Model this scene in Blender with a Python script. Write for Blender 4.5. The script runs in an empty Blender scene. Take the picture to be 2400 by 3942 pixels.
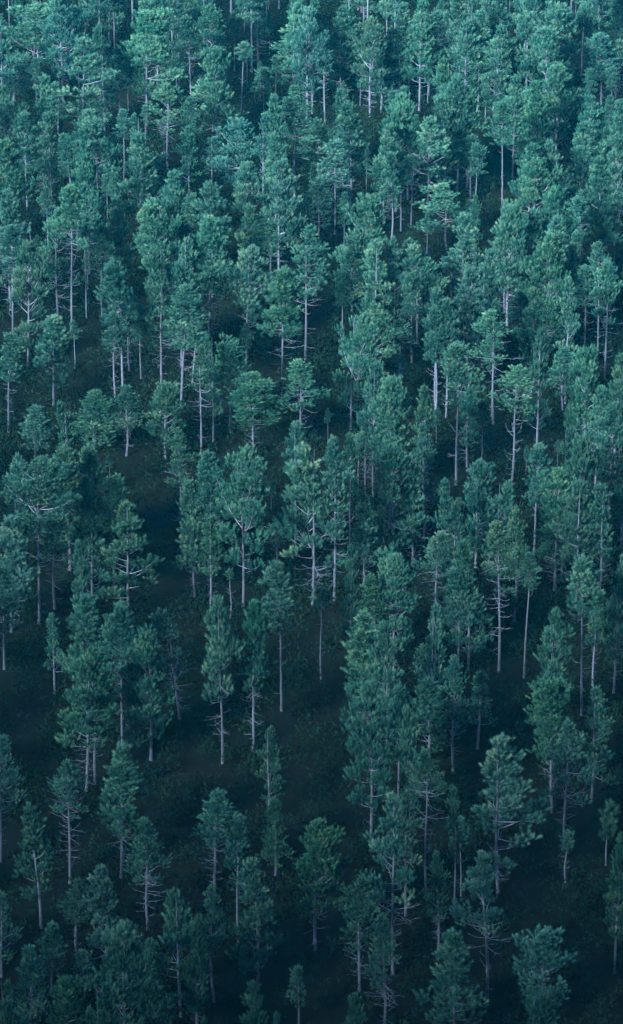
import bpy, math, random
import numpy as np
from mathutils import Vector, Matrix, Euler

# ------------------------------------------------------------------ camera, sky, sun, exposure
scene = bpy.context.scene
COL = scene.collection
PITCH = math.radians(30.0)          # looking down over the slope
VFOV = math.radians(16.0)
CAM_H = 168.0
SRC_W, SRC_H = 2400.0, 3942.0       # frame of the photograph, used to read off where each tree stands

cam_data = bpy.data.cameras.new("camera")
cam = bpy.data.objects.new("camera", cam_data)
COL.objects.link(cam)
cam.location = (0, 0, CAM_H)
cam.rotation_euler = (math.pi / 2 - PITCH, 0, 0)
cam_data.sensor_fit = 'VERTICAL'
cam_data.angle = VFOV
cam_data.clip_start = 1.0
cam_data.clip_end = 20000.0
scene.camera = cam

SUN_EL, SUN_AZ = math.radians(28.8), math.radians(-142)   # low, behind the ridge added out of view at the camera's back
world = bpy.data.worlds.new("World")
scene.world = world
world.use_nodes = True
wn, wl = world.node_tree.nodes, world.node_tree.links
bg = wn["Background"]
sky = wn.new("ShaderNodeTexSky")
sky.sky_type = 'NISHITA'
sky.sun_disc = False
sky.sun_elevation = SUN_EL
sky.sun_rotation = SUN_AZ
sky.air_density = 1.0
sky.dust_density = 0.3
sky.ozone_density = 3.0
wl.new(sky.outputs[0], bg.inputs[0])
bg.inputs[1].default_value = 0.07

sun_data = bpy.data.lights.new("sun", 'SUN')
sun_data.energy = 5.0
sun_data.angle = math.radians(16)
sun_data.color = (1.0, 0.99, 0.97)
sun = bpy.data.objects.new("sun", sun_data)
COL.objects.link(sun)
sdir = Vector((math.sin(SUN_AZ) * math.cos(SUN_EL), math.cos(SUN_AZ) * math.cos(SUN_EL), math.sin(SUN_EL)))
sun.rotation_euler = sdir.to_track_quat('Z', 'Y').to_euler()
sun.location = (0, 0, 400)

vs = scene.view_settings
vs.view_transform = 'Standard'
vs.look = 'None'
vs.gamma = 1.0
vs.exposure = 2.7
vs.use_curve_mapping = False
scene.cycles.use_denoising = True
scene.cycles.max_bounces = 6
scene.cycles.diffuse_bounces = 2
scene.cycles.transmission_bounces = 3
scene.cycles.volume_bounces = 1
scene.cycles.use_adaptive_sampling = False

# ------------------------------------------------------------------ ground shape and pixel -> place helpers
def ground_z(x, y):
    k = min(max((175.0 - y) / 275.0, 0.0), 1.0)          # unseen slope, added behind the camera to keep the near trees in shade
    shade_ridge = 275.0 * k ** 2.4 if y > -100 else 275.0 * math.exp(-((y + 100) / 420.0) ** 2)
    return shade_ridge + 0.9 * math.sin(x * 0.045 + 0.8) * math.cos(y * 0.031) + 0.5 * math.sin(x * 0.11 - y * 0.07)

FPX = SRC_H / 2 / math.tan(VFOV / 2)
FWD = Vector((0, math.cos(PITCH), -math.sin(PITCH)))
UP = Vector((0, math.sin(PITCH), math.cos(PITCH)))
EYE = Vector((0, 0, CAM_H))

def ray(u, v):
    return FWD * FPX + Vector((1, 0, 0)) * (u - SRC_W / 2) + UP * (SRC_H / 2 - v)

def hit(u, v, lift=0.0):
    d = ray(u, v)
    z = 0.0
    for _ in range(6):
        k = (z + lift - CAM_H) / d.z
        p = EYE + d * k
        z = ground_z(p.x, p.y)
    return Vector((p.x, p.y, z))

def project(p):
    q = Vector(p) - EYE
    w = q.dot(FWD)
    return SRC_W / 2 + q.x / w * FPX, SRC_H / 2 - q.dot(UP) / w * FPX

# ------------------------------------------------------------------ materials
def new_mat(name):
    m = bpy.data.materials.new(name)
    m.use_nodes = True
    nt = m.node_tree
    for n in list(nt.nodes):
        nt.nodes.remove(n)
    return m, nt, nt.nodes.new("ShaderNodeOutputMaterial")

def N(nt, kind, **kw):
    n = nt.nodes.new(kind)
    for k, v in kw.items():
        if k.startswith('i_'):
            n.inputs[int(k[2:])].default_value = v
        else:
            setattr(n, k, v)
    return n

def mat_needles():
    m, nt, out = new_mat("pine_needles")
    L = nt.links
    at = N(nt, "ShaderNodeAttribute", attribute_name="tuft")
    sep = N(nt, "ShaderNodeSeparateColor")
    L.new(at.outputs["Color"], sep.inputs[0])
    ramp = N(nt, "ShaderNodeValToRGB")
    e = ramp.color_ramp.elements
    e[0].position, e[0].color = 0.0, (0.005, 0.046, 0.042, 1)
    e[1].position, e[1].color = 1.0, (0.108, 0.212, 0.138, 1)
    a = ramp.color_ramp.elements.new(0.5); a.color = (0.019, 0.092, 0.080, 1)
    a = ramp.color_ramp.elements.new(0.85); a.color = (0.062, 0.168, 0.120, 1)
    L.new(sep.outputs[0], ramp.inputs[0])
    oi = N(nt, "ShaderNodeObjectInfo")
    mul = N(nt, "ShaderNodeMix", data_type='RGBA', blend_type='MULTIPLY')
    mul.inputs[0].default_value = 1.0
    L.new(ramp.outputs[0], mul.inputs[6])
    L.new(oi.outputs["Color"], mul.inputs[7])
    p = N(nt, "ShaderNodeBsdfPrincipled")
    L.new(mul.outputs[2], p.inputs["Base Color"])
    p.inputs["Roughness"].default_value = 0.55
    p.inputs["Specular IOR Level"].default_value = 0.15
    t = N(nt, "ShaderNodeBsdfTranslucent")
    L.new(mul.outputs[2], t.inputs[0])
    mix = N(nt, "ShaderNodeMixShader", i_0=0.14)
    L.new(p.outputs[0], mix.inputs[1]); L.new(t.outputs[0], mix.inputs[2])
    L.new(mix.outputs[0], out.inputs[0])
    return m

def mat_bark(name, c0, c1, rough=0.9, scale=6.0):
    m, nt, out = new_mat(name)
    L = nt.links
    tc = N(nt, "ShaderNodeTexCoord")
    mp = N(nt, "ShaderNodeMapping")
    mp.inputs["Scale"].default_value = (scale, scale, scale * 0.25)
    L.new(tc.outputs["Object"], mp.inputs[0])
    no = N(nt, "ShaderNodeTexNoise")
    no.inputs["Scale"].default_value = 1.0
    no.inputs["Detail"].default_value = 5.0
    L.new(mp.outputs[0], no.inputs[0])
    r = N(nt, "ShaderNodeValToRGB")
    r.color_ramp.elements[0].position, r.color_ramp.elements[0].color = 0.3, (*c0, 1)
    r.color_ramp.elements[1].position, r.color_ramp.elements[1].color = 0.7, (*c1, 1)
    L.new(no.outputs[0], r.inputs[0])
    oi = N(nt, "ShaderNodeObjectInfo")
    hs = N(nt, "ShaderNodeHueSaturation")
    mr = N(nt, "ShaderNodeMapRange")
    mr.inputs[3].default_value, mr.inputs[4].default_value = 0.75, 1.2
    L.new(oi.outputs["Random"], mr.inputs[0]); L.new(mr.outputs[0], hs.inputs["Value"])
    L.new(r.outputs[0], hs.inputs["Color"])
    p = N(nt, "ShaderNodeBsdfPrincipled")
    L.new(hs.outputs[0], p.inputs["Base Color"])
    p.inputs["Roughness"].default_value = rough
    b = N(nt, "ShaderNodeBump")
    b.inputs["Strength"].default_value = 0.6; b.inputs["Distance"].default_value = 0.03
    L.new(no.outputs[0], b.inputs["Height"]); L.new(b.outputs[0], p.inputs["Normal"])
    L.new(p.outputs[0], out.inputs[0])
    return m

def mat_ground():
    m, nt, out = new_mat("forest_floor")
    L = nt.links
    tc = N(nt, "ShaderNodeTexCoord")
    no = N(nt, "ShaderNodeTexNoise"); no.inputs["Scale"].default_value = 0.6; no.inputs["Detail"].default_value = 9
    L.new(tc.outputs["Object"], no.inputs[0])
    r = N(nt, "ShaderNodeValToRGB")
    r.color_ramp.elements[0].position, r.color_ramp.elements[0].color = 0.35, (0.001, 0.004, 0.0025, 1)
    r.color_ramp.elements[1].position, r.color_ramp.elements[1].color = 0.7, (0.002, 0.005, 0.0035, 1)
    L.new(no.outputs[0], r.inputs[0])
    p = N(nt, "ShaderNodeBsdfPrincipled"); p.inputs["Roughness"].default_value = 1.0
    p.inputs["Specular IOR Level"].default_value = 0.1
    L.new(r.outputs[0], p.inputs["Base Color"])
    b = N(nt, "ShaderNodeBump"); b.inputs["Distance"].default_value = 0.2
    L.new(no.outputs[0], b.inputs["Height"]); L.new(b.outputs[0], p.inputs["Normal"])
    L.new(p.outputs[0], out.inputs[0])
    return m

def mat_shrub():
    m, nt, out = new_mat("shrub_leaves")
    L = nt.links
    at = N(nt, "ShaderNodeAttribute", attribute_name="tuft")
    sep = N(nt, "ShaderNodeSeparateColor"); L.new(at.outputs["Color"], sep.inputs[0])
    r = N(nt, "ShaderNodeValToRGB")
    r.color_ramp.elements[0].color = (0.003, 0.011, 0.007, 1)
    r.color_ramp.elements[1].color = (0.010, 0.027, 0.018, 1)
    L.new(sep.outputs[0], r.inputs[0])
    p = N(nt, "ShaderNodeBsdfPrincipled"); p.inputs["Roughness"].default_value = 1.0; p.inputs["Specular IOR Level"].default_value = 0.0
    L.new(r.outputs[0], p.inputs["Base Color"])
    L.new(p.outputs[0], out.inputs[0])
    return m

M_NEEDLE = mat_needles()
M_BARK = mat_bark("pine_bark", (0.028, 0.042, 0.066), (0.076, 0.100, 0.150))
M_DEAD = mat_bark("dead_wood", (0.078, 0.100, 0.145), (0.150, 0.182, 0.25))
M_GROUND = mat_ground()
M_SHRUB = mat_shrub()

# ------------------------------------------------------------------ ground
def build_ground():
    n = 90
    xs = np.concatenate([np.linspace(-1500, -130, 8)[:-1], np.linspace(-130, 130, 66), np.linspace(130, 1500, 8)[1:]])
    ys = np.concatenate([np.linspace(-800, -160, 10)[:-1], np.linspace(-160, 180, 35)[:-1], np.linspace(180, 560, 95), np.linspace(560, 2600, 10)[1:]])
    v = [(x, y, ground_z(x, y)) for y in ys for x in xs]
    nx = len(xs)
    f = [(j * nx + i, j * nx + i + 1, (j + 1) * nx + i + 1, (j + 1) * nx + i) for j in range(len(ys) - 1) for i in range(nx - 1)]
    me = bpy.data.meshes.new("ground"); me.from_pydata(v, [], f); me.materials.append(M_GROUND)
    for p in me.polygons: p.use_smooth = True
    o = bpy.data.objects.new("ground", me); COL.objects.link(o)
    o["kind"] = "structure"
    return o
build_ground()

# ------------------------------------------------------------------ mesh builders for pines
def tri_mesh(name, verts, faces, mats, tint=None, smooth=False):
    me = bpy.data.meshes.new(name)
    verts = np.asarray(verts, dtype=np.float32); faces = np.asarray(faces, dtype=np.int32)
    k = faces.shape[1]
    me.vertices.add(len(verts)); me.vertices.foreach_set("co", verts.ravel())
    me.loops.add(faces.size); me.loops.foreach_set("vertex_index", faces.ravel())
    me.polygons.add(len(faces))
    me.polygons.foreach_set("loop_start", np.arange(0, faces.size, k, dtype=np.int32))
    me.polygons.foreach_set("loop_total", np.full(len(faces), k, dtype=np.int32))
    if tint is not None:
        a = me.color_attributes.new("tuft", 'FLOAT_COLOR', 'POINT')
        c = np.ones((len(verts), 4), dtype=np.float32); c[:, :3] = np.asarray(tint)[:, None]
        a.data.foreach_set("color", c.ravel())
    if smooth:
        me.polygons.foreach_set("use_smooth", np.ones(len(faces), dtype=bool))
    me.materials.append(mats)
    me.update(calc_edges=True)
    return me

class Tubes:
    """tapered tubes along polylines, collected into one mesh"""
    def __init__(self): self.v = []; self.f = []
    def add(self, pts, rad, sides=4):
        pts = [Vector(p) for p in pts]
        base = len(self.v); n = len(pts)
        for i, p in enumerate(pts):
            d = (pts[min(i + 1, n - 1)] - pts[max(i - 1, 0)]).normalized()
            a = d.cross(Vector((0.3, 0.2, 1)) if abs(d.z) < 0.9 else Vector((1, 0.1, 0))).normalized()
            b = d.cross(a)
            for k in range(sides):
                t = 2 * math.pi * k / sides
                self.v.append(tuple(p + (a * math.cos(t) + b * math.sin(t)) * rad[i]))
        for i in range(n - 1):
            for k in range(sides):
                k2 = (k + 1) % sides
                self.f.append((base + i * sides + k, base + i * sides + k2, base + (i + 1) * sides + k2, base + (i + 1) * sides + k))
    def mesh(self, name, mat): return tri_mesh(name, self.v, self.f, mat, smooth=True)

def rot_z(v, a): return Vector((v.x * math.cos(a) - v.y * math.sin(a), v.x * math.sin(a) + v.y * math.cos(a), v.z))

NEEDLES = 80
def needles_mesh(name, tufts, rng):
    """tufts: list of (pos, dir, length, tint); every tuft is a brush of single needles"""
    T = len(tufts)
    P = np.array([t[0][:] for t in tufts]); D = np.array([t[1][:] for t in tufts])
    ln = np.array([t[2] for t in tufts]); ti = np.array([t[3] for t in tufts])
    D /= np.linalg.norm(D, axis=1, keepdims=True)
    ref = np.where(np.abs(D[:, 2:3]) < 0.9, np.array([[0, 0, 1.0]]), np.array([[1.0, 0, 0]]))
    A = np.cross(D, ref); A /= np.linalg.norm(A, axis=1, keepdims=True)
    B = np.cross(D, A)
    n = NEEDLES
    u = rng.random((T, n)) ** 0.8
    ph = rng.random((T, n)) * 2 * np.pi
    ang = np.radians(58 - 36 * u + rng.normal(0, 7, (T, n)))
    nl = (0.19 + 0.10 * rng.random((T, n))) * (0.8 + 0.5 * ln[:, None])
    root = P[:, None] + D[:, None] * (u * ln[:, None])[..., None]
    rad = A[:, None] * np.cos(ph)[..., None] + B[:, None] * np.sin(ph)[..., None]
    nd = D[:, None] * np.cos(ang)[..., None] + rad * np.sin(ang)[..., None]
    nd[..., 2] += 0.12
    tip = root + nd * nl[..., None]
    side = np.cross(nd, rng.normal(size=(T, n, 3))); side /= np.linalg.norm(side, axis=2, keepdims=True) + 1e-9
    w = 0.0085 + 0.006 * rng.random((T, n))
    v = np.stack([root - side * w[..., None], root + side * w[..., None], tip], axis=2).reshape(-1, 3)
    f = np.arange(len(v)).reshape(-1, 3)
    tint = np.repeat(np.clip(ti[:, None] * 0.8 + 0.62 * (u - 0.42) + rng.normal(0, 0.04, (T, n)), 0, 1).reshape(-1), 3)   # young shoot tips lighter, exaggerated to paint in soft light on the tufts
    return tri_mesh(name, v, f, M_NEEDLE, tint=tint)

# style: radius, length, profile, start of foliage on a limb, chance a limb is missing, limbs per whorl
STYLES = {
    'd': dict(R=1.75, L=8.0, s0=0.40, miss=0.19, nb=(5, 6), gap=0.66, side=0.57, cl=0.95),
    'r': dict(R=2.20, L=7.2, s0=0.42, miss=0.19, nb=(5, 6), gap=0.66, side=0.57, cl=1.0),
    'o': dict(R=2.00, L=9.0, s0=0.55, miss=0.30, nb=(4, 5), gap=0.66, side=0.55, cl=0.92),
    's': dict(R=1.10, L=6.5, s0=0.35, miss=0.14, nb=(4, 5), gap=0.55, side=0.60, cl=0.80),
    't': dict(R=1.55, L=6.2, s0=0.42, miss=0.15, nb=(5, 6), gap=0.60, side=0.52, cl=0.92),
    'b': dict(R=2.90, L=8.4, s0=0.45, miss=0.20, nb=(5, 7), gap=0.68, side=0.58, cl=1.0),
    'p': dict(R=0.60, L=2.6, s0=0.25, miss=0.25, nb=(3, 4), gap=0.40, side=0.6, cl=0.60),
}
def prof(st, t):
    if st in 'rb': return min(1.0, 0.66 + t * 1.5) * (1 - t ** 1.6) ** 1.0
    if st == 'd': return min(1.0, 0.60 + t * 1.8) * (1 - t) ** 0.95 * 1.22
    if st == 's': return min(1.0, 0.55 + t * 1.8) * (1 - t) ** 0.85 * 1.2
    if st == 't': return min(1.0, 0.60 + t * 1.5) * (1 - t) ** 0.90 * 1.25
    if st == 'o': return min(1.0, 0.85 + t) * (1 - t) ** 0.9 * 1.08
    return (1 - t) ** 0.8

def build_crown(st, seed):
    S = STYLES[st]; R0, L0 = S['R'], S['L']
    rnd = random.Random(seed); rng = np.random.default_rng(seed)
    tufts, tb = [], Tubes()
    z = 0.15
    lob = [rnd.uniform(0.68, 1.28) for _ in range(5)]; lph = rnd.uniform(0, 6.28)
    while z < L0 - 0.45:
        t = z / L0
        nb = rnd.randint(*S['nb'])
        if st == 'o' and t < 0.5: nb = max(3, nb - 1)
        az0 = rnd.uniform(0, 6.28)
        wj = rnd.uniform(0.78, 1.18)
        tint0 = rnd.gauss(0.45, 0.10)
        for b in range(nb):
            if rnd.random() < S['miss'] * (1.5 - t): continue
            az = az0 + b * 2 * math.pi / nb + rnd.gauss(0, 0.22)
            lo = lob[int(((az + lph) % 6.283) / 6.2832 * 5) % 5]
            reach = R0 * prof(st, t) * rnd.uniform(0.52, 1.18) * wj * (lo if t < 0.75 else 1.0)
            if st == 'o' and rnd.random() < 0.18 and t < 0.6: reach *= 1.3
            reach = max(reach - 0.30 * S['cl'], 0.10)
            e0 = math.radians(-8 + 66 * t + rnd.gauss(0, 8))
            e1 = e0 + math.radians(rnd.uniform(14, 38))
            npt = 5
            pts = [Vector((0, 0, z))]; rr = 0
            step = reach / (npt - 1)
            wob = 0
            for k in range(1, npt):
                e = e0 + (e1 - e0) * k / (npt - 1)
                wob += rnd.gauss(0, 0.10)
                d = Vector((math.cos(az + wob), math.sin(az + wob), min(math.tan(min(e, 1.2)), 2.0)))
                pts.append(pts[-1] + d * step)
            blen = sum((pts[i + 1] - pts[i]).length for i in range(npt - 1))
            r0 = 0.016 + 0.012 * reach
            tb.add(pts, [r0 * (1 - 0.75 * i / (npt - 1)) for i in range(npt)], 3)
            def at(s):
                q = s * (npt - 1); i = min(int(q), npt - 2)
                return pts[i].lerp(pts[i + 1], q - i), (pts[i + 1] - pts[i]).normalized()
            bt = tint0 + rnd.gauss(0, 0.12)
            lat = Vector((-math.sin(az), math.cos(az), 0))
            out_d = Vector((math.cos(az), math.sin(az), 0))
            size = rnd.uniform(0.8, 1.25) * S['cl'] * (1.0 if t < 0.7 else 1.0 - 1.2 * (t - 0.7))
            spots = [(pts[-1], size)]
            ns = max(0, int((blen - 0.35) / S['side'] + rnd.random()))
            for q in range(ns):
                sgn = 1 if (q + b) % 2 else -1
                ss = max(S['s0'], 0.88 - 0.45 * (q + rnd.random() * 0.7) / max(ns, 1))
                p, d = at(ss)
                tl = rnd.uniform(0.25, 0.52) * min(1.0, 0.45 + 0.4 * blen)
                e = p + lat * sgn * tl + d * tl * 0.6 + Vector((0, 0, tl * rnd.uniform(0.2, 0.6)))
                tb.add([p, p.lerp(e, 0.5) - Vector((0, 0, 0.03)), e], [r0 * 0.5, r0 * 0.38, r0 * 0.22], 3)
                spots.append((e, size * rnd.uniform(0.7, 0.95)))
            for p, sz in spots:                # a clump: upright shoots spread over a small dome
                ct = bt + rnd.gauss(0, 0.09)
                m = max(3, int(rnd.uniform(5.5, 9.0) * sz))
                for q in range(m):
                    a = rnd.uniform(0, 6.28); rr = math.sqrt((q + rnd.random()) / m) * 0.44 * sz; a = q * 2.4 + a * 0.25
                    o = Vector((math.cos(a) * rr, math.sin(a) * rr, 0.22 * sz * (1 - (rr / (0.44 * sz)) ** 2) + rnd.gauss(0, 0.06)))
                    dr = Vector((math.cos(a) * rr * 2.2, math.sin(a) * rr * 2.2, 0)) + out_d * 0.28 + Vector((0, 0, rnd.uniform(0.7, 1.1)))
                    tufts.append((p + o - Vector((0, 0, 0.10)), dr.normalized(), rnd.uniform(0.28, 0.48) * sz, min(1, max(0, ct + rnd.gauss(0, 0.07)))))
        z += S['gap'] * rnd.uniform(0.75, 1.25) * (1.15 - 0.45 * t)
    for k in range(12):                        # leader
        a = rnd.uniform(0, 6.28); q = rnd.uniform(0.05, 0.30)
        zz = L0 - 0.42 - q * 1.3 + rnd.uniform(-0.15, 0.1)
        tufts.append((Vector((math.cos(a) * q, math.sin(a) * q, zz)), Vector((math.cos(a) * 0.35, math.sin(a) * 0.35, 1)), rnd.uniform(0.3, 0.5), 0.5))
    tufts.append((Vector((0, 0, L0 - 0.55)), Vector((0.03, 0, 1)), 0.55, 0.55))
    tufts.append((Vector((0, 0, L0 - 0.85)), Vector((0.0, 0.05, 1)), 0.5, 0.5))
    return needles_mesh("crown", tufts, rng), tb.mesh("limbs", M_DEAD), len(tufts)

TRUNK_H = 15.5
def build_trunk(seed, crook):
    rnd = random.Random(seed)
    tb = Tubes(); n = 22
    a = rnd.uniform(0, 6.28); A = crook * rnd.uniform(0.6, 1.2)
    ph = rnd.uniform(0, 1)
    pts, rad = [], []
    for i in range(n):
        t = i / (n - 1)
        k = math.sin(math.pi * min(t / 0.62, 1)) * A + math.sin(2 * math.pi * min(t / 0.62, 1)) * A * 0.5 * (ph - 0.5)
        pts.append((math.cos(a) * k + rnd.gauss(0, 0.006), math.sin(a) * k + rnd.gauss(0, 0.006), t * TRUNK_H - (0.3 if i == 0 else 0)))
        r = 0.150 * (1 - t) ** 0.72 + 0.012
        if i == 0: r *= 1.35
        rad.append(r * rnd.uniform(0.96, 1.04))
    tb.add(pts, rad, 8)
    def off(t):
        k = math.sin(math.pi * min(t / 0.62, 1)) * A + math.sin(2 * math.pi * min(t / 0.62, 1)) * A * 0.5 * (ph - 0.5)
        return math.cos(a) * k, math.sin(a) * k
    return tb.mesh("trunk", M_BARK), off

BARE_L = 7.0
def build_bare(seed, dens, length):
    """dead branches below the crown: each as a mesh of its own, and all of one stem joined"""
    rnd = random.Random(seed); tb = Tubes(); single = []
    z = BARE_L * 0.22
    while z < BARE_L * 1.3:
        t = z / BARE_L
        nb = rnd.choice((1, 2, 2, 3, 4)) if rnd.random() < dens * (0.45 + 0.8 * t) else rnd.choice((0, 0, 1))
        for b in range(nb):
            one = Tubes()
            az = rnd.uniform(0, 6.28)
            ln = length * rnd.uniform(0.35, 1.1) * (0.5 + 0.62 * t)
            e = math.radians(rnd.uniform(-26, 8)); n = 6; pts = [Vector((0, 0, z))]
            curl = rnd.uniform(0.05, 0.20)
            for k in range(1, n):
                e += curl; az += rnd.gauss(0, 0.12)
                pts.append(pts[-1] + Vector((math.cos(az) * math.cos(e), math.sin(az) * math.cos(e), math.sin(e))) * ln / (n - 1))
            r0 = 0.012 + 0.006 * ln
            tubes = [(pts, [r0 * (1 - 0.72 * k / (n - 1)) for k in range(n)])]
            for q in range(rnd.randint(1, 4)):
                i = rnd.randint(2, n - 2); d = (pts[i + 1] - pts[i]).normalized()
                d = (rot_z(d, rnd.choice((-1, 1)) * rnd.uniform(0.4, 0.9)) + Vector((0, 0, rnd.uniform(-0.1, 0.4)))).normalized()
                l2 = ln * rnd.uniform(0.15, 0.4)
                tubes.append(([pts[i], pts[i] + d * l2 * 0.5, pts[i] + d * l2 + Vector((0, 0, 0.08 * l2))], [r0 * 0.5, r0 * 0.38, r0 * 0.2]))
            for p, r in tubes:
                tb.add(p, r, 3); one.add(p, r, 3)
            single.append(one.mesh("bare_branch", M_DEAD))
        z += rnd.uniform(0.28, 0.62)
    return tb.mesh("bare_branches", M_DEAD), single

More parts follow.
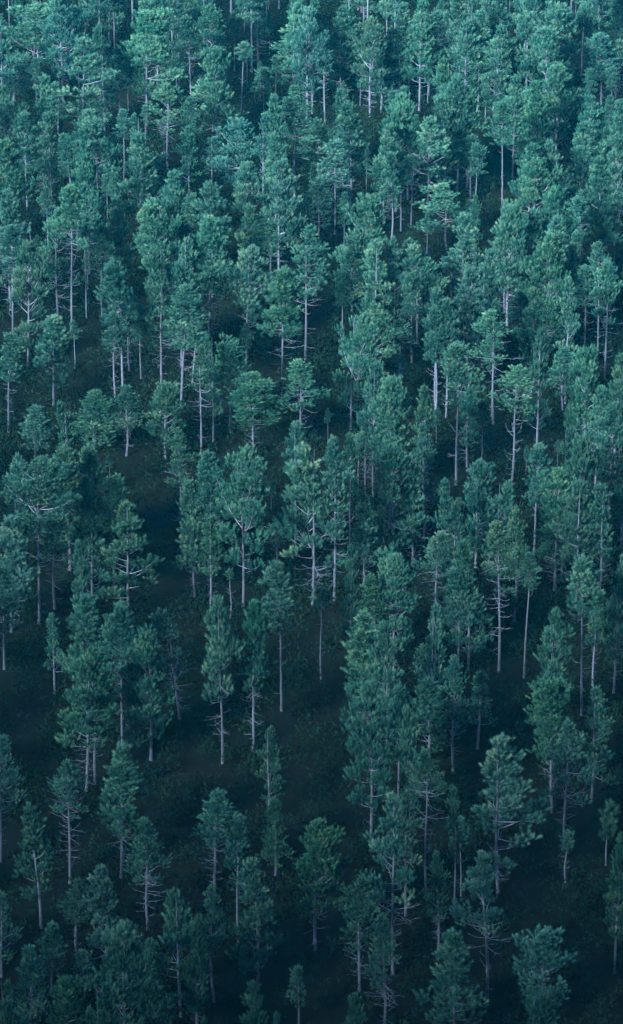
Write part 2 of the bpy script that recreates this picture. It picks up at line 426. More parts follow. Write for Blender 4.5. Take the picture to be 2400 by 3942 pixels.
# ------------------------------------------------------------------ the pines
# Each line: apex x, apex y, crown width, foot of the dense crown y, foot of the trunk y (0 = hidden), habit, tint, [bNNN foot x]
# measured on a three by five grid of squares of the photograph, then carried onto the ground at its real place and size.
# "@ short name | label" marks a pine that stands out.
TREES = {
(0, 0): """
250 32 420 500 640 r p @ the broad corner pine | broad pale pine with a wide rounded crown in the upper left corner of the photo
430 -25 270 260 0 r n
615 -220 150 200 270 s n
790 -190 150 220 330 s n
735 180 175 340 0 d n
605 280 285 680 1095 o p @ the corner long-limbed pine | tall pine with long pale limbs bared on its right, right of the broad corner pine
860 360 145 660 900 s n
1060 80 330 530 960 r p @ the wide-crowned upper pine | wide bushy pine with a blue shaded trunk, upper left third of the photo
1360 110 140 350 925 t n b1385
1270 330 60 400 610 p n
100 420 210 610 760 d n
290 550 135 790 0 s n
20 610 270 1010 0 r p
425 600 140 860 965 s n
350 825 115 1010 0 s n
30 1005 250 1390 0 d p
315 1010 165 1270 1560 t n
470 960 150 1200 1330 d n b515
690 790 290 1080 0 r p
620 1115 250 1350 0 d n
895 790 95 1000 1290 s n
1000 830 95 960 0 s n
1015 950 215 1170 0 d n
1080 1120 275 1500 1720 d p @ the pale double-lobed pine | pale full pine with white bare branches below, left third, one fifth down the photo
1215 610 205 830 1225 o p @ the ladder-limbed pine | pine with evenly spaced pale bare limbs under a round top, upper left of the photo
1370 910 190 1190 1400 o n
520 1330 190 1660 2380 t n
40 1370 220 1630 0 d p
1280 -40 140 220 0 d n
1120 -60 190 200 0 r n
1250 1250 200 1500 0 d n
0 80 190 440 0 d n
860 1420 160 1600 0 d n
745 560 55 640 845 p n
170 800 110 960 0 s n
600 1330 120 1500 0 s n
""",
(1, 0): """
340 -15 190 210 470 o n b365
30 20 250 340 610 r n
620 15 135 190 0 d n
755 5 115 150 0 d n
715 60 235 340 0 r n
610 155 275 440 765 o p @ the upper open-crowned pine | open pale-limbed pine high up in the middle of the photo
960 50 205 230 0 d n
985 195 190 400 620 t n b952
1180 140 235 390 0 d w
1120 -150 250 70 200 o w
1395 25 200 280 0 d n
1430 280 115 430 630 t w b1455
1250 410 290 690 810 o n @ the upper spreading pine | spreading pine with pale limbs under its crown, near the top, right of the middle
1455 630 140 770 0 d n
60 345 200 540 0 r n
70 530 330 810 1020 o p b40 @ the vase-limbed pine | big pale pine whose bare lower limbs fan out like a vase, upper left third
262 310 95 440 860 p n b240
405 490 120 710 840 s n
495 400 60 470 690 p n
835 330 90 480 890 t n b848
750 450 100 540 725 t n
640 625 230 880 1470 o n b628 @ the tall skeletal pine | very tall pine with bare curved branches all down its trunk, upper middle of the photo
500 680 160 870 0 d n
980 620 120 740 0 d n
1035 725 220 960 0 d n
1370 690 270 1010 0 r n
1280 905 185 1160 0 d n
800 870 230 1100 1280 d n
1055 955 135 1210 1310 s n
920 1030 180 1340 1690 s n
245 860 275 1190 1440 r n @ the bushy crossed pine | bushy dark-centred pine directly left of the tall skeletal pine
400 810 105 960 0 s n
490 960 115 1160 0 s n
30 1000 155 1240 1360 s n
320 1165 240 1430 0 r p @ the left twin bush pine | left of two rounded pale crowns that touch, below the tall skeletal pine
510 1170 245 1440 0 r p
800 1300 210 1560 1700 d n
1330 1110 135 1500 1720 s n
1250 1150 140 1330 1620 s g @ the slim lime pine | slim bright green pine above a pale bushy crown, right of the upper middle
1145 1410 310 1790 0 r p @ the pale oval pine | large pale oval-crowned pine below the slim bright green pine
20 1330 220 1600 0 d n
1490 1110 120 1200 1640 t n b1468
1395 1230 95 1330 1670 t n
""",
(2, 0): """
40 10 180 200 0 d n
330 -40 205 210 0 d n
30 130 165 390 625 t n
170 80 200 350 635 t n
110 300 100 470 690 s w b95
370 145 145 440 0 d n
465 75 140 270 0 s n
590 -30 190 160 0 d k
600 185 160 350 0 d n
580 300 250 540 835 o p b563 @ the forked-limb pine | pine with a forked pale limb on its right side, upper right third of the photo
820 -40 210 190 0 r n
1040 20 330 440 0 r p @ the massive upper pine | massive pale pine, topmost of a tall wall of foliage at the upper right
960 200 290 500 0 r n
1040 460 260 780 0 d p
1340 235 220 490 780 t n @ the mop-headed pine | pine with a rounded mop of foliage on a straight bare trunk, upper right corner
1330 -170 200 150 240 o n
1470 290 160 530 785 o n b1450
240 435 115 590 0 s n
320 545 180 720 0 d n
390 640 170 910 0 d n
225 690 215 960 0 r p
110 840 270 1200 1570 o p b78 @ the heavy-topped pine | heavy pale crown over a bare branchy trunk, right of the upper middle
400 975 155 1200 1455 t n
630 735 140 1040 1560 s k b622
725 540 155 700 0 d n
885 590 165 760 0 d n
815 660 340 1020 1080 r p @ the big domed pine | big pale domed pine crown, upper right third of the photo
960 1000 180 1270 0 d n
840 1040 195 1180 0 d n
870 1150 265 1420 0 r p
1030 1350 290 1660 0 r n
1265 690 225 920 0 r n
1225 880 210 1150 0 d n
1390 910 155 1090 1250 o n
1480 735 140 920 0 d n
1220 1150 180 1330 1560 o n b1200 @ the snagged right pine | pine with short white snag branches below its crown, right edge of the photo upper third
1345 1140 205 1420 0 d n
1480 960 160 1270 0 d n
225 1325 280 1570 1800 o p @ the split-limb pine | pine with a pale split trunk inside its crown, left of two slim pines, right third
430 1390 80 1510 0 s n
352 1555 155 1830 0 s p
""",
(0, 1): """
90 115 190 400 1030 t n
392 0 200 400 835 o n b427 @ the crooked white-limbed pine | crooked pine with bare white ladder branches, left side of the photo one quarter down
215 250 250 870 1145 d p b203 @ the left conical pine | full conical pine with drooping pale twigs at its foot, near the left edge
612 110 95 210 795 p n b625
730 125 150 380 780 t w b740
865 380 215 820 1335 t n b890 @ the twin-trunked pine | pine with two pale bare trunks side by side above a dark gap, left third
810 760 140 960 1395 t n b836
925 600 120 830 1175 t n b936
1160 285 230 800 1275 o n b1168 @ the grey-trunked left pine | open pine with a long bare trunk, right of the pine with two trunks
1300 365 210 660 0 d n
1355 560 240 900 1430 d n b1310
1340 230 140 410 0 d n
1430 790 145 960 1275 t n b1392
1440 990 160 1240 1785 o w b1455 @ the red-twigged pine | thin-crowned pine with reddish dead twigs on a pale trunk, beside the bright green bushy pine
390 795 215 1280 1425 s p @ the pale short cone | short pale cone-shaped pine standing alone over dark scrub, left side
65 910 165 1260 1620 s n
255 1440 175 1680 1800 d n
680 1325 240 1690 1770 d n
915 1295 165 1520 1790 d k
1195 1265 245 1660 1810 r g @ the bright green bushy pine | bright green bushy pine with a rounded top, left third, two fifths down
470 1410 100 1520 0 s k
1155 -20 270 290 0 r p
1385 -100 150 110 285 t w b1358
""",
(1, 1): """
45 60 230 500 975 t p b10
315 -15 155 310 0 s p
455 85 155 340 495 s n
300 290 245 700 1085 t p b290 @ the pale-stemmed pine | pine with clean pale stem and small lobed crown over a dark gap, upper middle
550 425 230 800 1400 t g b538 @ the long-armed pine | pine with a long bare white arm reaching left, middle of the photo one quarter down
715 125 250 490 1095 o n b705 @ the hook-branched pine | pine with bare hooked branches on its right, behind the pine with the white arm
1045 215 220 580 745 d n
1220 260 265 720 0 o p
1450 220 160 560 895 s n b1412
1060 750 285 1310 1600 d p b1035 @ the great full pine | great full-crowned pine with a bluish trunk foot, just above the centre of the photo
1205 720 285 1140 1260 r p
165 955 280 1310 1620 r n
330 1195 300 1480 1800 r g @ the fan-crowned pine | green fan-crowned pine left of the photo's centre line, in front of a rounded crown
675 1085 250 1300 1800 o g @ the arm-spreading pine | green-topped pine with a long low limb spreading right, above the centre of the photo
1205 1150 175 1520 0 d n
1350 1215 240 1580 0 r p
1390 810 125 1000 1225 s n
30 915 115 1110 0 d n
1475 480 130 720 1120 t n
1360 190 110 400 0 d n
""",
(2, 1): """
15 270 230 660 980 r p
270 295 205 520 680 o n
410 465 225 720 0 d p
505 305 165 580 0 d n
690 -10 235 240 0 r n
840 10 160 200 0 d n
800 170 190 420 610 t n
995 65 180 220 0 d n
975 210 280 550 0 r g @ the bright knobbly pine | bright knobbly rounded pine, right third of the photo one quarter down
1115 180 130 420 0 d n
1190 -90 160 120 430 t n
645 350 115 550 755 s w
865 495 180 720 0 d n
1120 500 185 740 0 o p
1235 410 170 620 1035 t n b1220
1330 250 115 450 1115 t n b1315 @ the tall thin pole pine | tall thin pine with a little crown on a bare pole, right edge
1400 385 155 740 1240 t n b1367
760 605 155 820 965 s k
955 635 355 1010 1100 r p @ the pale spreading pine | largest pale spreading crown on the right, one third down the photo
160 570 120 720 0 s n
145 700 170 1010 1510 t n
240 645 130 870 0 s k
380 735 155 960 1160 d n
575 655 90 780 0 s n
565 745 260 990 1560 o p @ the white candelabra pine | pine with bare white candelabra branches showing through a thin crown, right third
905 870 180 1260 0 o k
1065 1020 160 1270 1460 d n
1240 1020 230 1400 0 r p @ the rounded right pine | rounded full pine right of the white candelabra pine, near the right edge
735 1140 300 1380 2100 o p b685 @ the big forked pine | big pine with a stout trunk and curved white boughs, right third just above half height
320 980 250 1310 2000 r p b295
375 1330 170 1620 1900 t n
480 1390 110 1600 1810 s n
75 1270 120 1470 0 s w
1225 1380 120 1620 1770 s n b1210
1435 1410 180 1710 0 d n
1480 1065 190 1420 0 d n
1485 -110 70 -20 470 p n b1432
1335 1300 120 1460 0 s n
""",
(0, 2): """
470 195 230 520 0 d g
270 325 430 720 1500 r n b285 @ the broad left pine | broad round-headed pine with bare limbs under it, left edge at half height
665 220 210 520 0 d p
95 270 140 470 0 d k
830 440 200 760 1280 d g b822
605 450 215 700 0 d n
660 690 225 1120 1395 o n b675
920 645 330 1190 1445 o p b930 @ the right-reaching pine | wide pine with low boughs reaching far right over a dark gap, left of centre
385 720 220 950 1395 o g b398 @ the clawed pine | green-topped pine with bare claw-like white branches, near the left edge below half height
40 705 230 1070 0 d p
40 1090 210 1440 1830 d n b35
1290 105 190 400 1005 o g b1320 @ the lone crooked pine | crooked thin-crowned pine leaning over a long dark gap, left of the photo's centre
610 1290 230 1730 0 d n
870 1365 210 1770 2385 t n b885
1200 1360 275 1730 2190 o k b1300
570 880 130 1090 0 d n
""",
(1, 2): """
240 230 360 900 1375 d p b258 @ the great central left pine | great broad pine with a stout grey trunk, left of the photo's exact centre
15 255 200 520 0 d n
-110 430 190 830 0 d w
20 755 150 1140 1385 s n
770 210 330 860 1365 o p b757 @ the pale central pine | pale grey-green pine with a bare trunk at the very centre of the photo
925 140 260 660 1335 o p b915
1140 50 115 290 575 s n
1035 135 90 260 0 s n
1150 570 200 920 1240 d k b1132 @ the dark finger pine | dark green pine with upright shoots right of the pale central pine
1330 210 280 440 0 r n
1270 430 155 880 920 s w
1480 345 200 730 1085 o p
1290 930 110 1060 0 d n
1350 1010 300 1530 1960 r p @ the blue-green bushy pine | big blue-green bushy pine right of a yellow-green spire, right of the photo's centre
1205 1155 165 1520 2000 s g @ the yellow-green spire | narrow yellow-green spire-topped pine right of the photo's centre
520 1060 210 1540 2130 s p b535 @ the dead-topped pine | pine with a dead twiggy tip beside a dark gap, below the photo's centre
820 1240 110 1390 1900 p w
330 1345 215 1830 2425 t g b332 @ the bare-stemmed right twin | right one of two pines with long straight pale bare stems, centre left below half height
75 1355 215 1890 2510 t p b108 @ the bare-stemmed left twin | left one of two pines with long straight pale bare stems, centre left below half height
630 70 150 420 0 s n
500 780 110 930 1065 s n
1040 930 110 1070 0 d k
160 1110 50 1180 1445 p n b180
""",
(2, 2): """
75 55 200 440 900 o n b60
450 310 260 820 1095 r n b435 @ the triangular right pine | triangular full-crowned pine with dark blue trunk, right of the photo's centre
610 470 190 780 0 d n
245 465 140 640 0 d k
290 600 190 870 0 d w
740 660 185 900 0 o k
600 765 240 1090 1845 o p b602 @ the ragged right pine | ragged open pine with drooping limbs on a long trunk, right of centre below half height
165 830 235 1070 1430 o p b157 @ the lopsided pine | lopsided pale pine with bare stem, in front and left of the triangular full-crowned pine
385 1100 305 1560 1850 r n b380
885 195 160 500 0 s n
1145 95 180 420 0 d n
1245 170 215 500 0 r n
1040 385 290 720 0 r p
1190 505 210 810 0 d n
1060 655 270 950 1195 r p @ the grey rounded pine | grey-green rounded pine, lowest of a tight stack of crowns on the right at half height
1360 515 155 800 0 s k
1335 820 210 1070 1230 o g @ the bare-necked pine | pine with a bare ringed stem below an upright crown, right edge just below half height
1205 1010 230 1350 2160 t p b1200 @ the long-stemmed right pine | pine with a very long pale stem down to a dark hollow, right edge
835 1000 115 1240 1890 s n b785 @ the thin slanting pine | thin sparse pine on a slanting white stem beside a dark hollow, right of centre
1320 1270 130 1560 1950 t n b1280
1000 1390 200 1560 0 d k
1490 450 130 700 985 t n
1480 1000 160 1370 0 d k
130 1380 160 1550 0 d n
335 920 160 1120 0 d n
""",
(0, 3): """
380 -60 140 230 505 o k b398
650 205 360 740 1205 r n b628 @ the paired-trunk pine | big full pine above two close pale trunks, lower left of the photo
1080 75 310 680 985 r p b1093 @ the stout bare-footed pine | full pine with a stout pale foot and bare arched branches, lower left third
490 980 225 1280 1875 o n b507
700 300 220 700 1150 d n b690
885 885 290 1380 1835 d n b878 @ the tiered pine | regular tiered pine with upright shoots, lower left in front of the paired trunks
215 1295 280 1830 2195 o k b300 @ the leaning dark pine | dark drooping pine whose trunk slants to the right, lower left
5 830 150 1220 1720 d n
1062 1400 220 1740 2215 o k b1070
""",
(1, 3): """
435 770 190 1260 1430 o n @ the small open pine | small open pine with gaps between its boughs, standing alone in the dark below centre
490 1275 190 1610 1815 d k
1185 410 330 1130 1600 d n b1178 @ the great shaggy pine | great shaggy dark green pine with bare lower limbs, right of centre two thirds down
1390 460 160 850 1320 d n b1377
1130 -60 280 460 0 d p
1300 20 200 470 0 d n
65 1210 225 1520 1975 d n b45
215 1375 150 1680 0 s n
1345 1265 290 1850 2540 o p b1338 @ the pale tall pine | pale grey-green tall pine with a long light trunk, lower centre right
1430 1200 160 1600 2110 d n
1480 570 130 740 0 d n
""",
(2, 3): """
95 120 180 340 500 o p
285 235 210 580 1065 o n b275 @ the dark spired pine | dark spired pine with a thin straight trunk over a dark hollow, lower right third
95 410 265 900 1000 d n
490 340 200 620 905 o k b447
1010 280 180 460 0 d n
975 420 250 820 1365 r g b988 @ the olive domed pine | olive green domed pine at the right, two thirds down the photo
1115 690 235 1080 1635 o n b1065
1300 480 270 920 1260 o n b1272 @ the outer right pine | open blue-green pine with a thin trunk, outermost beside the dark lower right
590 825 370 1400 1945 o p b597 @ the many-fingered pine | broad pine with many upright finger shoots over a dark hollow, lower right third
85 925 230 1170 1965 o n b80
1400 1290 110 1560 1745 p k b1375
300 1175 90 1330 0 s k
""",
(0, 4): """
780 320 270 800 1180 o p @ the comb-stemmed pine | grey-topped pine with comb-like white stubs on its stem, lower left
550 465 160 770 1005 s k
15 555 190 880 1160 o n
385 770 160 1120 1295 s n
225 945 215 1360 1560 d n
480 1175 245 1540 1760 r g @ the bottom bright pine | bright green pine rising from the bottom edge, left side
600 970 135 1240 1350 s n
845 970 145 1170 1540 s n
880 750 330 1070 0 r k
1085 910 150 1200 1490 d k b985
1270 560 280 1170 1445 o n b1310 @ the lower leaning pine | open pine with a slender slanting pale trunk, bottom of the photo left of the middle
1130 1170 220 1500 0 d k
640 1350 150 1560 0 d k
1410 680 130 860 0 d k
1460 1440 100 1640 0 d n
700 1200 160 1430 0 d k
10 1170 140 1380 0 d n
1000 1465 120 1640 0 d n
""",
(1, 4): """
345 265 340 1000 1240 o n b358 @ the lower grand pine | grand spreading pine with many separate boughs, lower middle of the photo
795 20 330 560 965 r g b778 @ the dark lobed pine | deep green pine with a dense lobed crown standing alone in the dark, lower centre
1085 430 250 790 1275 o k b1095
1270 710 240 1080 1560 o n
660 1075 105 1370 1520 s n @ the bottom sapling pine | slim sparse young pine alone in the black, bottom middle
320 1155 180 1540 0 d n
1045 1300 160 1560 0 d k
480 1415 90 1600 0 s n
15 490 170 840 1340 o k b48
1390 1440 80 1600 0 s g
""",
(2, 4): """
480 225 280 680 1325 o n b515 @ the lower crooked pine | tall pine with a long pale trunk kinked under a tuft of foliage, lower right
155 235 150 590 1040 o k b158
285 840 320 1340 1600 d n @ the lower bell pine | bell-shaped pine with upswept limbs near the bottom, right of the middle
920 840 320 1360 1480 r n @ the last right pine | rounded pine standing alone in the dark lower right corner
860 1275 215 1580 0 d k
1100 100 90 240 305 p k
1490 130 150 420 0 d k
320 10 110 180 575 p k b330
130 1450 120 1640 0 d n
""",
}
CELL = 800.0 / 1500.0
ROW0 = [0, 800, 1600, 2400, 3142]
TINT = {'n': (1.0, 1.0, 1.0), 'p': (1.34, 1.18, 1.12), 'k': (0.84, 0.88, 0.86), 'g': (1.12, 1.10, 0.92), 'w': (1.18, 1.0, 0.94)}  # 'k' puts the shade on shaded crowns into their colour

def parse():
    rows = []
    for (c, r), text in TREES.items():
        for line in text.strip().splitlines():
            ref = lab = None
            if '@' in line:
                line, tail = line.split('@')
                ref, lab = [s.strip() for s in tail.split('|')]
            q = line.split()
            x, y, w, yb, base = [float(a) for a in q[:5]]
            st, ti = q[5], q[6]
            xb = float(q[7][1:]) if len(q) > 7 else None
            ox, oy = 800.0 * c, ROW0[r]
            f = lambda a: ox + a * CELL
            g = lambda a: oy + a * CELL
            rows.append(dict(u=f(x), v=g(y), w=w * CELL, vb=g(yb), base=g(base) if base else None,
                             ub=f(xb) if xb is not None else None, st=st, ti=ti, ref=ref, lab=lab))
    return rows

# --- shared meshes
VAR = {'d': 8, 'r': 7, 'o': 8, 's': 6, 't': 6, 'p': 2, 'b': 4}
CROWN = {}
sd = 100
for st, k in VAR.items():
    CROWN[st] = []
    for i in range(k):
        sd += 7
        CROWN[st].append(build_crown(st, sd))
TRUNKS = [build_trunk(11, 0.05), build_trunk(12, 0.10), build_trunk(13, 0.16), build_trunk(14, 0.22), build_trunk(15, 0.32)]
BARES = [build_bare(21 + i, d, l) for i, (d, l) in enumerate(((0.95, 1.35), (0.7, 1.1), (0.9, 1.6), (0.45, 0.9), (1.0, 1.2), (0.8, 1.5), (0.35, 1.3), (0.6, 1.7), (0.85, 1.0)))]

def child(name, mesh, parent, loc=(0, 0, 0), scale=(1, 1, 1), rz=0.0):
    o = bpy.data.objects.new(name, mesh)
    COL.objects.link(o)
    o.parent = parent
    o.location = loc; o.scale = scale; o.rotation_euler = (0, 0, rz)
    return o

def plan(rows):
    rnd = random.Random(5)
    for k, t in enumerate(rows):
        if t['st'] == 'p': Hd = rnd.uniform(9, 11)
        else: Hd = rnd.uniform(11.5, 13.8)
        u, v = t['u'], t['v']
        lean = 0.0
        if t['base'] is not None:
            ub = t['ub'] if t['ub'] is not None else u
            P = hit(ub, t['base'])
            d = ray(u, v); A = EYE + d * (P.y / d.y)
            H = A.z - P.z
            if not 5.0 < H < 22.0:
                H = min(max(H, 5.0), 22.0)
                P = hit(u, v, H); A = P + Vector((0, 0, H))
            lean = math.atan2(A.x - P.x, H)
        else:
            H = Hd
            P = hit(u, v, H)
        dist = (P + Vector((0, 0, H * 0.7)) - EYE).dot(FWD)
        ppm = FPX / dist
        vbase = project(P)[1]
        frac = (t['vb'] - v) / max(vbase - v, 1)
        Lc = H * min(max(frac, 0.12), 0.86)
        if t['base'] is None: Lc = max(Lc, 0.58 * H)
        if t['st'] == 'o': Lc = min(Lc * 1.42, 0.85 * H)
        elif t['st'] in 'rdt': Lc = min(Lc * 1.3, 0.84 * H)
        t.update(P=P, H=H, lean=lean, Lc=Lc, W=t['w'] / ppm * (1.40 if t['st'] in 'rd' else 1.25), k=k)

LOOK = {'d': 'dense cone-crowned', 'r': 'bushy round-crowned', 'o': 'open-limbed', 's': 'slender', 't': 'high-crowned', 'p': 'thin wispy'}
HUE = {'n': '', 'p': 'pale ', 'k': 'dark ', 'g': 'bright green ', 'w': 'warm-tinged '}
ORD = ['nearest', 'second', 'third', 'fourth', 'fifth', 'sixth', 'seventh', 'eighth', 'ninth', 'tenth', 'eleventh', 'twelfth']
def write_labels(rows):
    """pines that stand out carry their own label; every other is named by its look and its place beside one of those"""
    marks = [t for t in rows if t['ref']]
    taken = set()
    def quad(m, t):
        dx, dy = t['u'] - m['u'], t['v'] - m['v']
        if abs(dx) > abs(dy): return 'right of' if dx > 0 else 'left of'
        return 'below' if dy > 0 else 'above'
    for t in rows:
        if t['lab']:
            t['label'] = t['lab']; continue
        best = None
        for m in marks:
            dm = math.hypot(t['u'] - m['u'], t['v'] - m['v'])
            if dm > 900: continue
            qd = quad(m, t)
            rank = sum(1 for o in rows if o is not t and o is not m and quad(m, o) == qd and math.hypot(o['u'] - m['u'], o['v'] - m['v']) < dm)
            cost = rank * 200 + dm
            if rank < len(ORD) and (best is None or cost < best[0]): best = (cost, m, qd, rank)
        _, m, qd, rank = best
        tail = '%s treetop %s %s' % (ORD[rank], qd, m['ref'])
        t['label'] = '%s%s pine, %s' % (HUE[t['ti']], LOOK[t['st']], tail)

def make_pines(rows):
    rnd = random.Random(77)
    for t in rows:
        st = t['st']
        if st in 'rd' and t['W'] > 4.6: st = 'b'          # the broadest crowns
        S = STYLES[st]
        root = bpy.data.objects.new("pine_tree", None)
        COL.objects.link(root)
        root.location = t['P']
        root.rotation_euler = (rnd.gauss(0, 0.008), t['lean'], 0)
        root.empty_display_size = 0.5
        root["label"] = t['label']; root["category"] = "pine tree"; root["group"] = "pines of the forest"
        H, Lc = t['H'] / math.cos(t['lean']), t['Lc']
        kc = t['k'] % VAR[st] if rnd.random() < 0.5 else rnd.randrange(VAR[st])
        cm, lm, _ = CROWN[st][kc]
        crooked = st in 'op' and rnd.random() < 0.5
        tm, off = TRUNKS[rnd.choice((3, 4)) if crooked else rnd.choice((0, 1, 2))]
        th = 0.46 + 0.30 * min(1.3, t['W'] / 3.2) if st not in 'p' else 0.5
        rzt = rnd.uniform(0, 6.28)
        tr = child("trunk", tm, root, scale=(th, th, H / TRUNK_H * 0.985), rz=rzt)
        sxy = t['W'] / (2 * S['R'] * 0.98)
        sz = Lc / S['L']
        z0 = H - Lc
        fx, fy = off(z0 / H * 0.985)
        ox = (fx * math.cos(rzt) - fy * math.sin(rzt)) * th; oy = (fx * math.sin(rzt) + fy * math.cos(rzt)) * th
        rzc = rnd.uniform(0, 6.28)
        cr = child("crown", cm, root, loc=(ox * 0.5, oy * 0.5, z0), scale=(sxy, sxy, sz), rz=rzc)
        cr.rotation_euler = (rnd.gauss(0, 0.035), rnd.gauss(0, 0.035), rzc)
        cr.scale = (sxy * rnd.uniform(0.9, 1.12), sxy * rnd.uniform(0.9, 1.12), sz)
        j = [1 + rnd.gauss(0, 0.055) for _ in range(3)]; b = 1 + rnd.gauss(0, 0.11)
        c = TINT[t['ti']]
        cr.color = (c[0] * b * j[0], c[1] * b * (0.5 + 0.5 * j[1]), c[2] * b * j[2], 1)
        child("limbs", lm, cr)["kind"] = "stuff"
        if z0 > 2.5:
            bm = BARES[rnd.choice((0, 2, 4, 5, 7)) if st in 'ot' else rnd.choice((1, 3, 4, 6, 8))]
            bs = min(1.25, max(0.5, t['W'] / 3.0))
            rzb = rnd.uniform(0, 6.28); lb = (ox * 0.7, oy * 0.7, 0); sb = (bs, bs, z0 / BARE_L)
            if t['ref']:                       # the pines that stand out: every dead branch on its own
                for one in bm[1]:
                    if rnd.random() < 0.8: child("bare_branch", one, root, loc=lb, scale=sb, rz=rzb)
            else:
                child("bare_branches", bm[0], root, loc=lb, scale=sb, rz=rzb)["kind"] = "stuff"

ROWS = parse()
plan(ROWS)
write_labels(ROWS)
make_pines(ROWS)

# ------------------------------------------------------------------ the forest that goes on round the ones in view
def edge_forest(rows):
    rnd = random.Random(9)
    pts = []
    y = 175.0
    while y < 600:
        hw = y * 0.115 + 45
        x = -hw
        while x < hw:
            px, py = x + rnd.uniform(-2, 2), y + rnd.uniform(-2, 2)
            p = Vector((px, py, ground_z(px, py)))
            H = rnd.uniform(11, 14)
            ub, vb = project(p); ut, vt = project(p + Vector((0, 0, H)))
            m = 2.6 * FPX / (p - EYE).length
            seen = -m < ub < SRC_W + m and SRC_H + 60 > vt > -70 and vb > -10
            if not seen and rnd.random() < 0.9: pts.append((p, H))
            x += 6.0
        y += 6.0
    near = [r['P'] for r in rows]
    for _ in range(6000):                      # low understorey pines filling the back rows
        px, py = rnd.uniform(-70, 70), rnd.uniform(215, 440)
        if rnd.random() > (py - 300) / 130 + 0.30: continue
        p = Vector((px, py, ground_z(px, py)))
        if min((p - q).xy.length for q in near) < 2.1: continue
        near.append(p); pts.append((p, rnd.uniform(4.5, 8.5) if py > 310 else rnd.uniform(2.0, 4.8)))
        if len(near) > len(rows) + 430: break
    me = bpy.data.meshes.new("forest_beyond")
    me.from_pydata([p[:] for p, _ in pts], [], [])
    a = me.attributes.new("kind_of", 'INT', 'POINT'); a.data.foreach_set("value", [rnd.randrange(4) for _ in pts])
    a = me.attributes.new("size", 'FLOAT', 'POINT'); a.data.foreach_set("value", [H / TRUNK_H for _, H in pts])
    a = me.attributes.new("turn", 'FLOAT', 'POINT'); a.data.foreach_set("value", [rnd.uniform(0, 6.28) for _ in pts])
    o = bpy.data.objects.new("forest_beyond", me); COL.objects.link(o)
    o["kind"] = "stuff"; o["label"] = "the rest of the pine forest around the pines in view"; o["category"] = "forest"
    ng = bpy.data.node_groups.new("forest_beyond", 'GeometryNodeTree')
    ng.interface.new_socket("Geometry", in_out='INPUT', socket_type='NodeSocketGeometry')
    ng.interface.new_socket("Geometry", in_out='OUTPUT', socket_type='NodeSocketGeometry')
    gi, go = ng.nodes.new("NodeGroupInput"), ng.nodes.new("NodeGroupOutput")
    L = ng.links
    join = ng.nodes.new("GeometryNodeJoinGeometry")
    def attr(nm, ty):
        n = ng.nodes.new("GeometryNodeInputNamedAttribute"); n.data_type = ty; n.inputs[0].default_value = nm; return n.outputs[0]
    kind, size, turn = attr("kind_of", 'INT'), attr("size", 'FLOAT'), attr("turn", 'FLOAT')
    rot = ng.nodes.new("ShaderNodeCombineXYZ"); L.new(turn, rot.inputs[2])
    from_kids = {}
    for c in bpy.data.objects:
        if c.type == 'MESH' and c.data.name not in from_kids: from_kids[c.data.name] = c
    picks = [CROWN['d'][0], CROWN['r'][1], CROWN['d'][2], CROWN['t'][1]]
    for i, (cm, lm, _) in enumerate(picks):
        eq = ng.nodes.new("FunctionNodeCompare"); eq.data_type = 'INT'; eq.operation = 'EQUAL'
        L.new(kind, eq.inputs[2]); eq.inputs[3].default_value = i
        Lz = {0: 8.0, 1: 7.2, 2: 8.0, 3: 6.2}[i]
        for mesh, dz, sc in ((cm, 15.3 - Lz, (1, 1, 1)), (TRUNKS[1][0], 0.0, (1, 1, 1))):
            src = from_kids.get(mesh.name)
            if src is None: continue
            oi = ng.nodes.new("GeometryNodeObjectInfo"); oi.inputs[0].default_value = src; oi.transform_space = 'ORIGINAL'
            tf = ng.nodes.new("GeometryNodeTransform")
            tf.inputs["Translation"].default_value = (0, 0, dz); tf.inputs["Scale"].default_value = sc
            oi.inputs["As Instance"].default_value = True
            L.new(oi.outputs["Geometry"], tf.inputs[0])
            ip = ng.nodes.new("GeometryNodeInstanceOnPoints")
            L.new(gi.outputs[0], ip.inputs["Points"]); L.new(eq.outputs[0], ip.inputs["Selection"])
            L.new(tf.outputs[0], ip.inputs["Instance"])
            L.new(rot.outputs[0], ip.inputs["Rotation"]); L.new(size, ip.inputs["Scale"])
            L.new(ip.outputs[0], join.inputs[0])
    L.new(join.outputs[0], go.inputs[0])
    md = o.modifiers.new("forest_beyond", 'NODES'); md.node_group = ng
    return len(pts)
n_edge = edge_forest(ROWS)

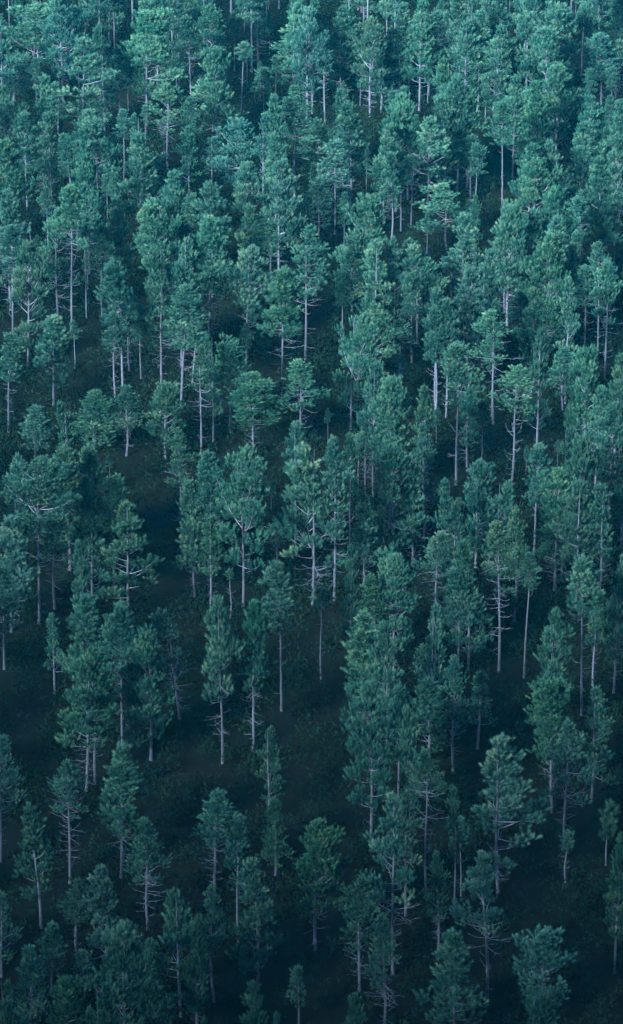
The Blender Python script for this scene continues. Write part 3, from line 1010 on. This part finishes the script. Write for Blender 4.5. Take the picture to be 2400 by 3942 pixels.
# ------------------------------------------------------------------ scrub between the trunks
def undergrowth():
    rng = np.random.default_rng(3); rnd = random.Random(3)
    V, T = [], []
    y = 195.0
    while y < 500:
        hw = y * 0.098 + 14
        for _ in range(int(hw * 2 / 0.8)):
            x = rnd.uniform(-hw, hw); yy = y + rnd.uniform(-1.6, 1.6)
            z = ground_z(x, yy)
            r = rnd.uniform(0.6, 1.4); h = r * rnd.uniform(1.0, 2.6)
            n = int(30 * r * r + 16)
            d = rng.normal(size=(n, 3)); d /= np.linalg.norm(d, axis=1, keepdims=True); d[:, 2] = np.abs(d[:, 2])
            c = np.array([x, yy, z]) + d * np.array([r, r, h]) * (0.55 + 0.5 * rng.random((n, 1)))
            a = rng.normal(size=(n, 3)); a /= np.linalg.norm(a, axis=1, keepdims=True)
            a[:, 2] += 0.5
            b = np.cross(a, rng.normal(size=(n, 3))); b /= np.linalg.norm(b, axis=1, keepdims=True)
            s = 0.09 + 0.08 * rng.random((n, 1))
            V.append(np.stack([c - b * s * 0.55, c + b * s * 0.55, c + a * s * 2.0], axis=1).reshape(-1, 3))
            T.append(np.clip(np.repeat(rnd.random() ** 2.2 * 0.75 + 0.25 * rng.random(n), 3), 0, 1))
        y += 3.0
    v = np.concatenate(V)
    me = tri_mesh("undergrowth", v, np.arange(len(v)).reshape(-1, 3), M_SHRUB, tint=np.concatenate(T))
    o = bpy.data.objects.new("undergrowth", me); COL.objects.link(o)
    o["kind"] = "stuff"; o["label"] = "dark low scrub covering the ground between the pines"; o["category"] = "undergrowth"
    return len(v) // 3
n_scrub = undergrowth()

# ------------------------------------------------------------------ the blue evening air
def haze():
    x0, x1, y0, y1, z0, z1 = -1600, 1600, -900, 2700, -4, 284.0
    v = [(x, y, z) for z in (z0, z1) for y in (y0, y1) for x in (x0, x1)]
    f = [(0, 2, 3, 1), (4, 5, 7, 6), (0, 1, 5, 4), (2, 6, 7, 3), (0, 4, 6, 2), (1, 3, 7, 5)]
    me = bpy.data.meshes.new("haze"); me.from_pydata(v, [], f)
    m, nt, out = new_mat("haze_air")
    pv = N(nt, "ShaderNodeVolumePrincipled")
    pv.inputs["Color"].default_value = (0.0, 0.64, 1.0, 1)
    pv.inputs["Density"].default_value = HAZE
    pv.inputs["Anisotropy"].default_value = 0.0
    nt.links.new(pv.outputs[0], out.inputs["Volume"])
    me.materials.append(m)
    o = bpy.data.objects.new("haze", me); COL.objects.link(o)
    o["kind"] = "stuff"; o["label"] = "thin blue evening haze over the whole forest"; o["category"] = "haze"
HAZE = 0.00007
haze()
print("pines", len(ROWS), "edge", n_edge, "scrub", n_scrub, "tufts", {k: [c[2] for c in v] for k, v in CROWN.items()})
print("tris", sum(len(m.polygons) for m in bpy.data.meshes))
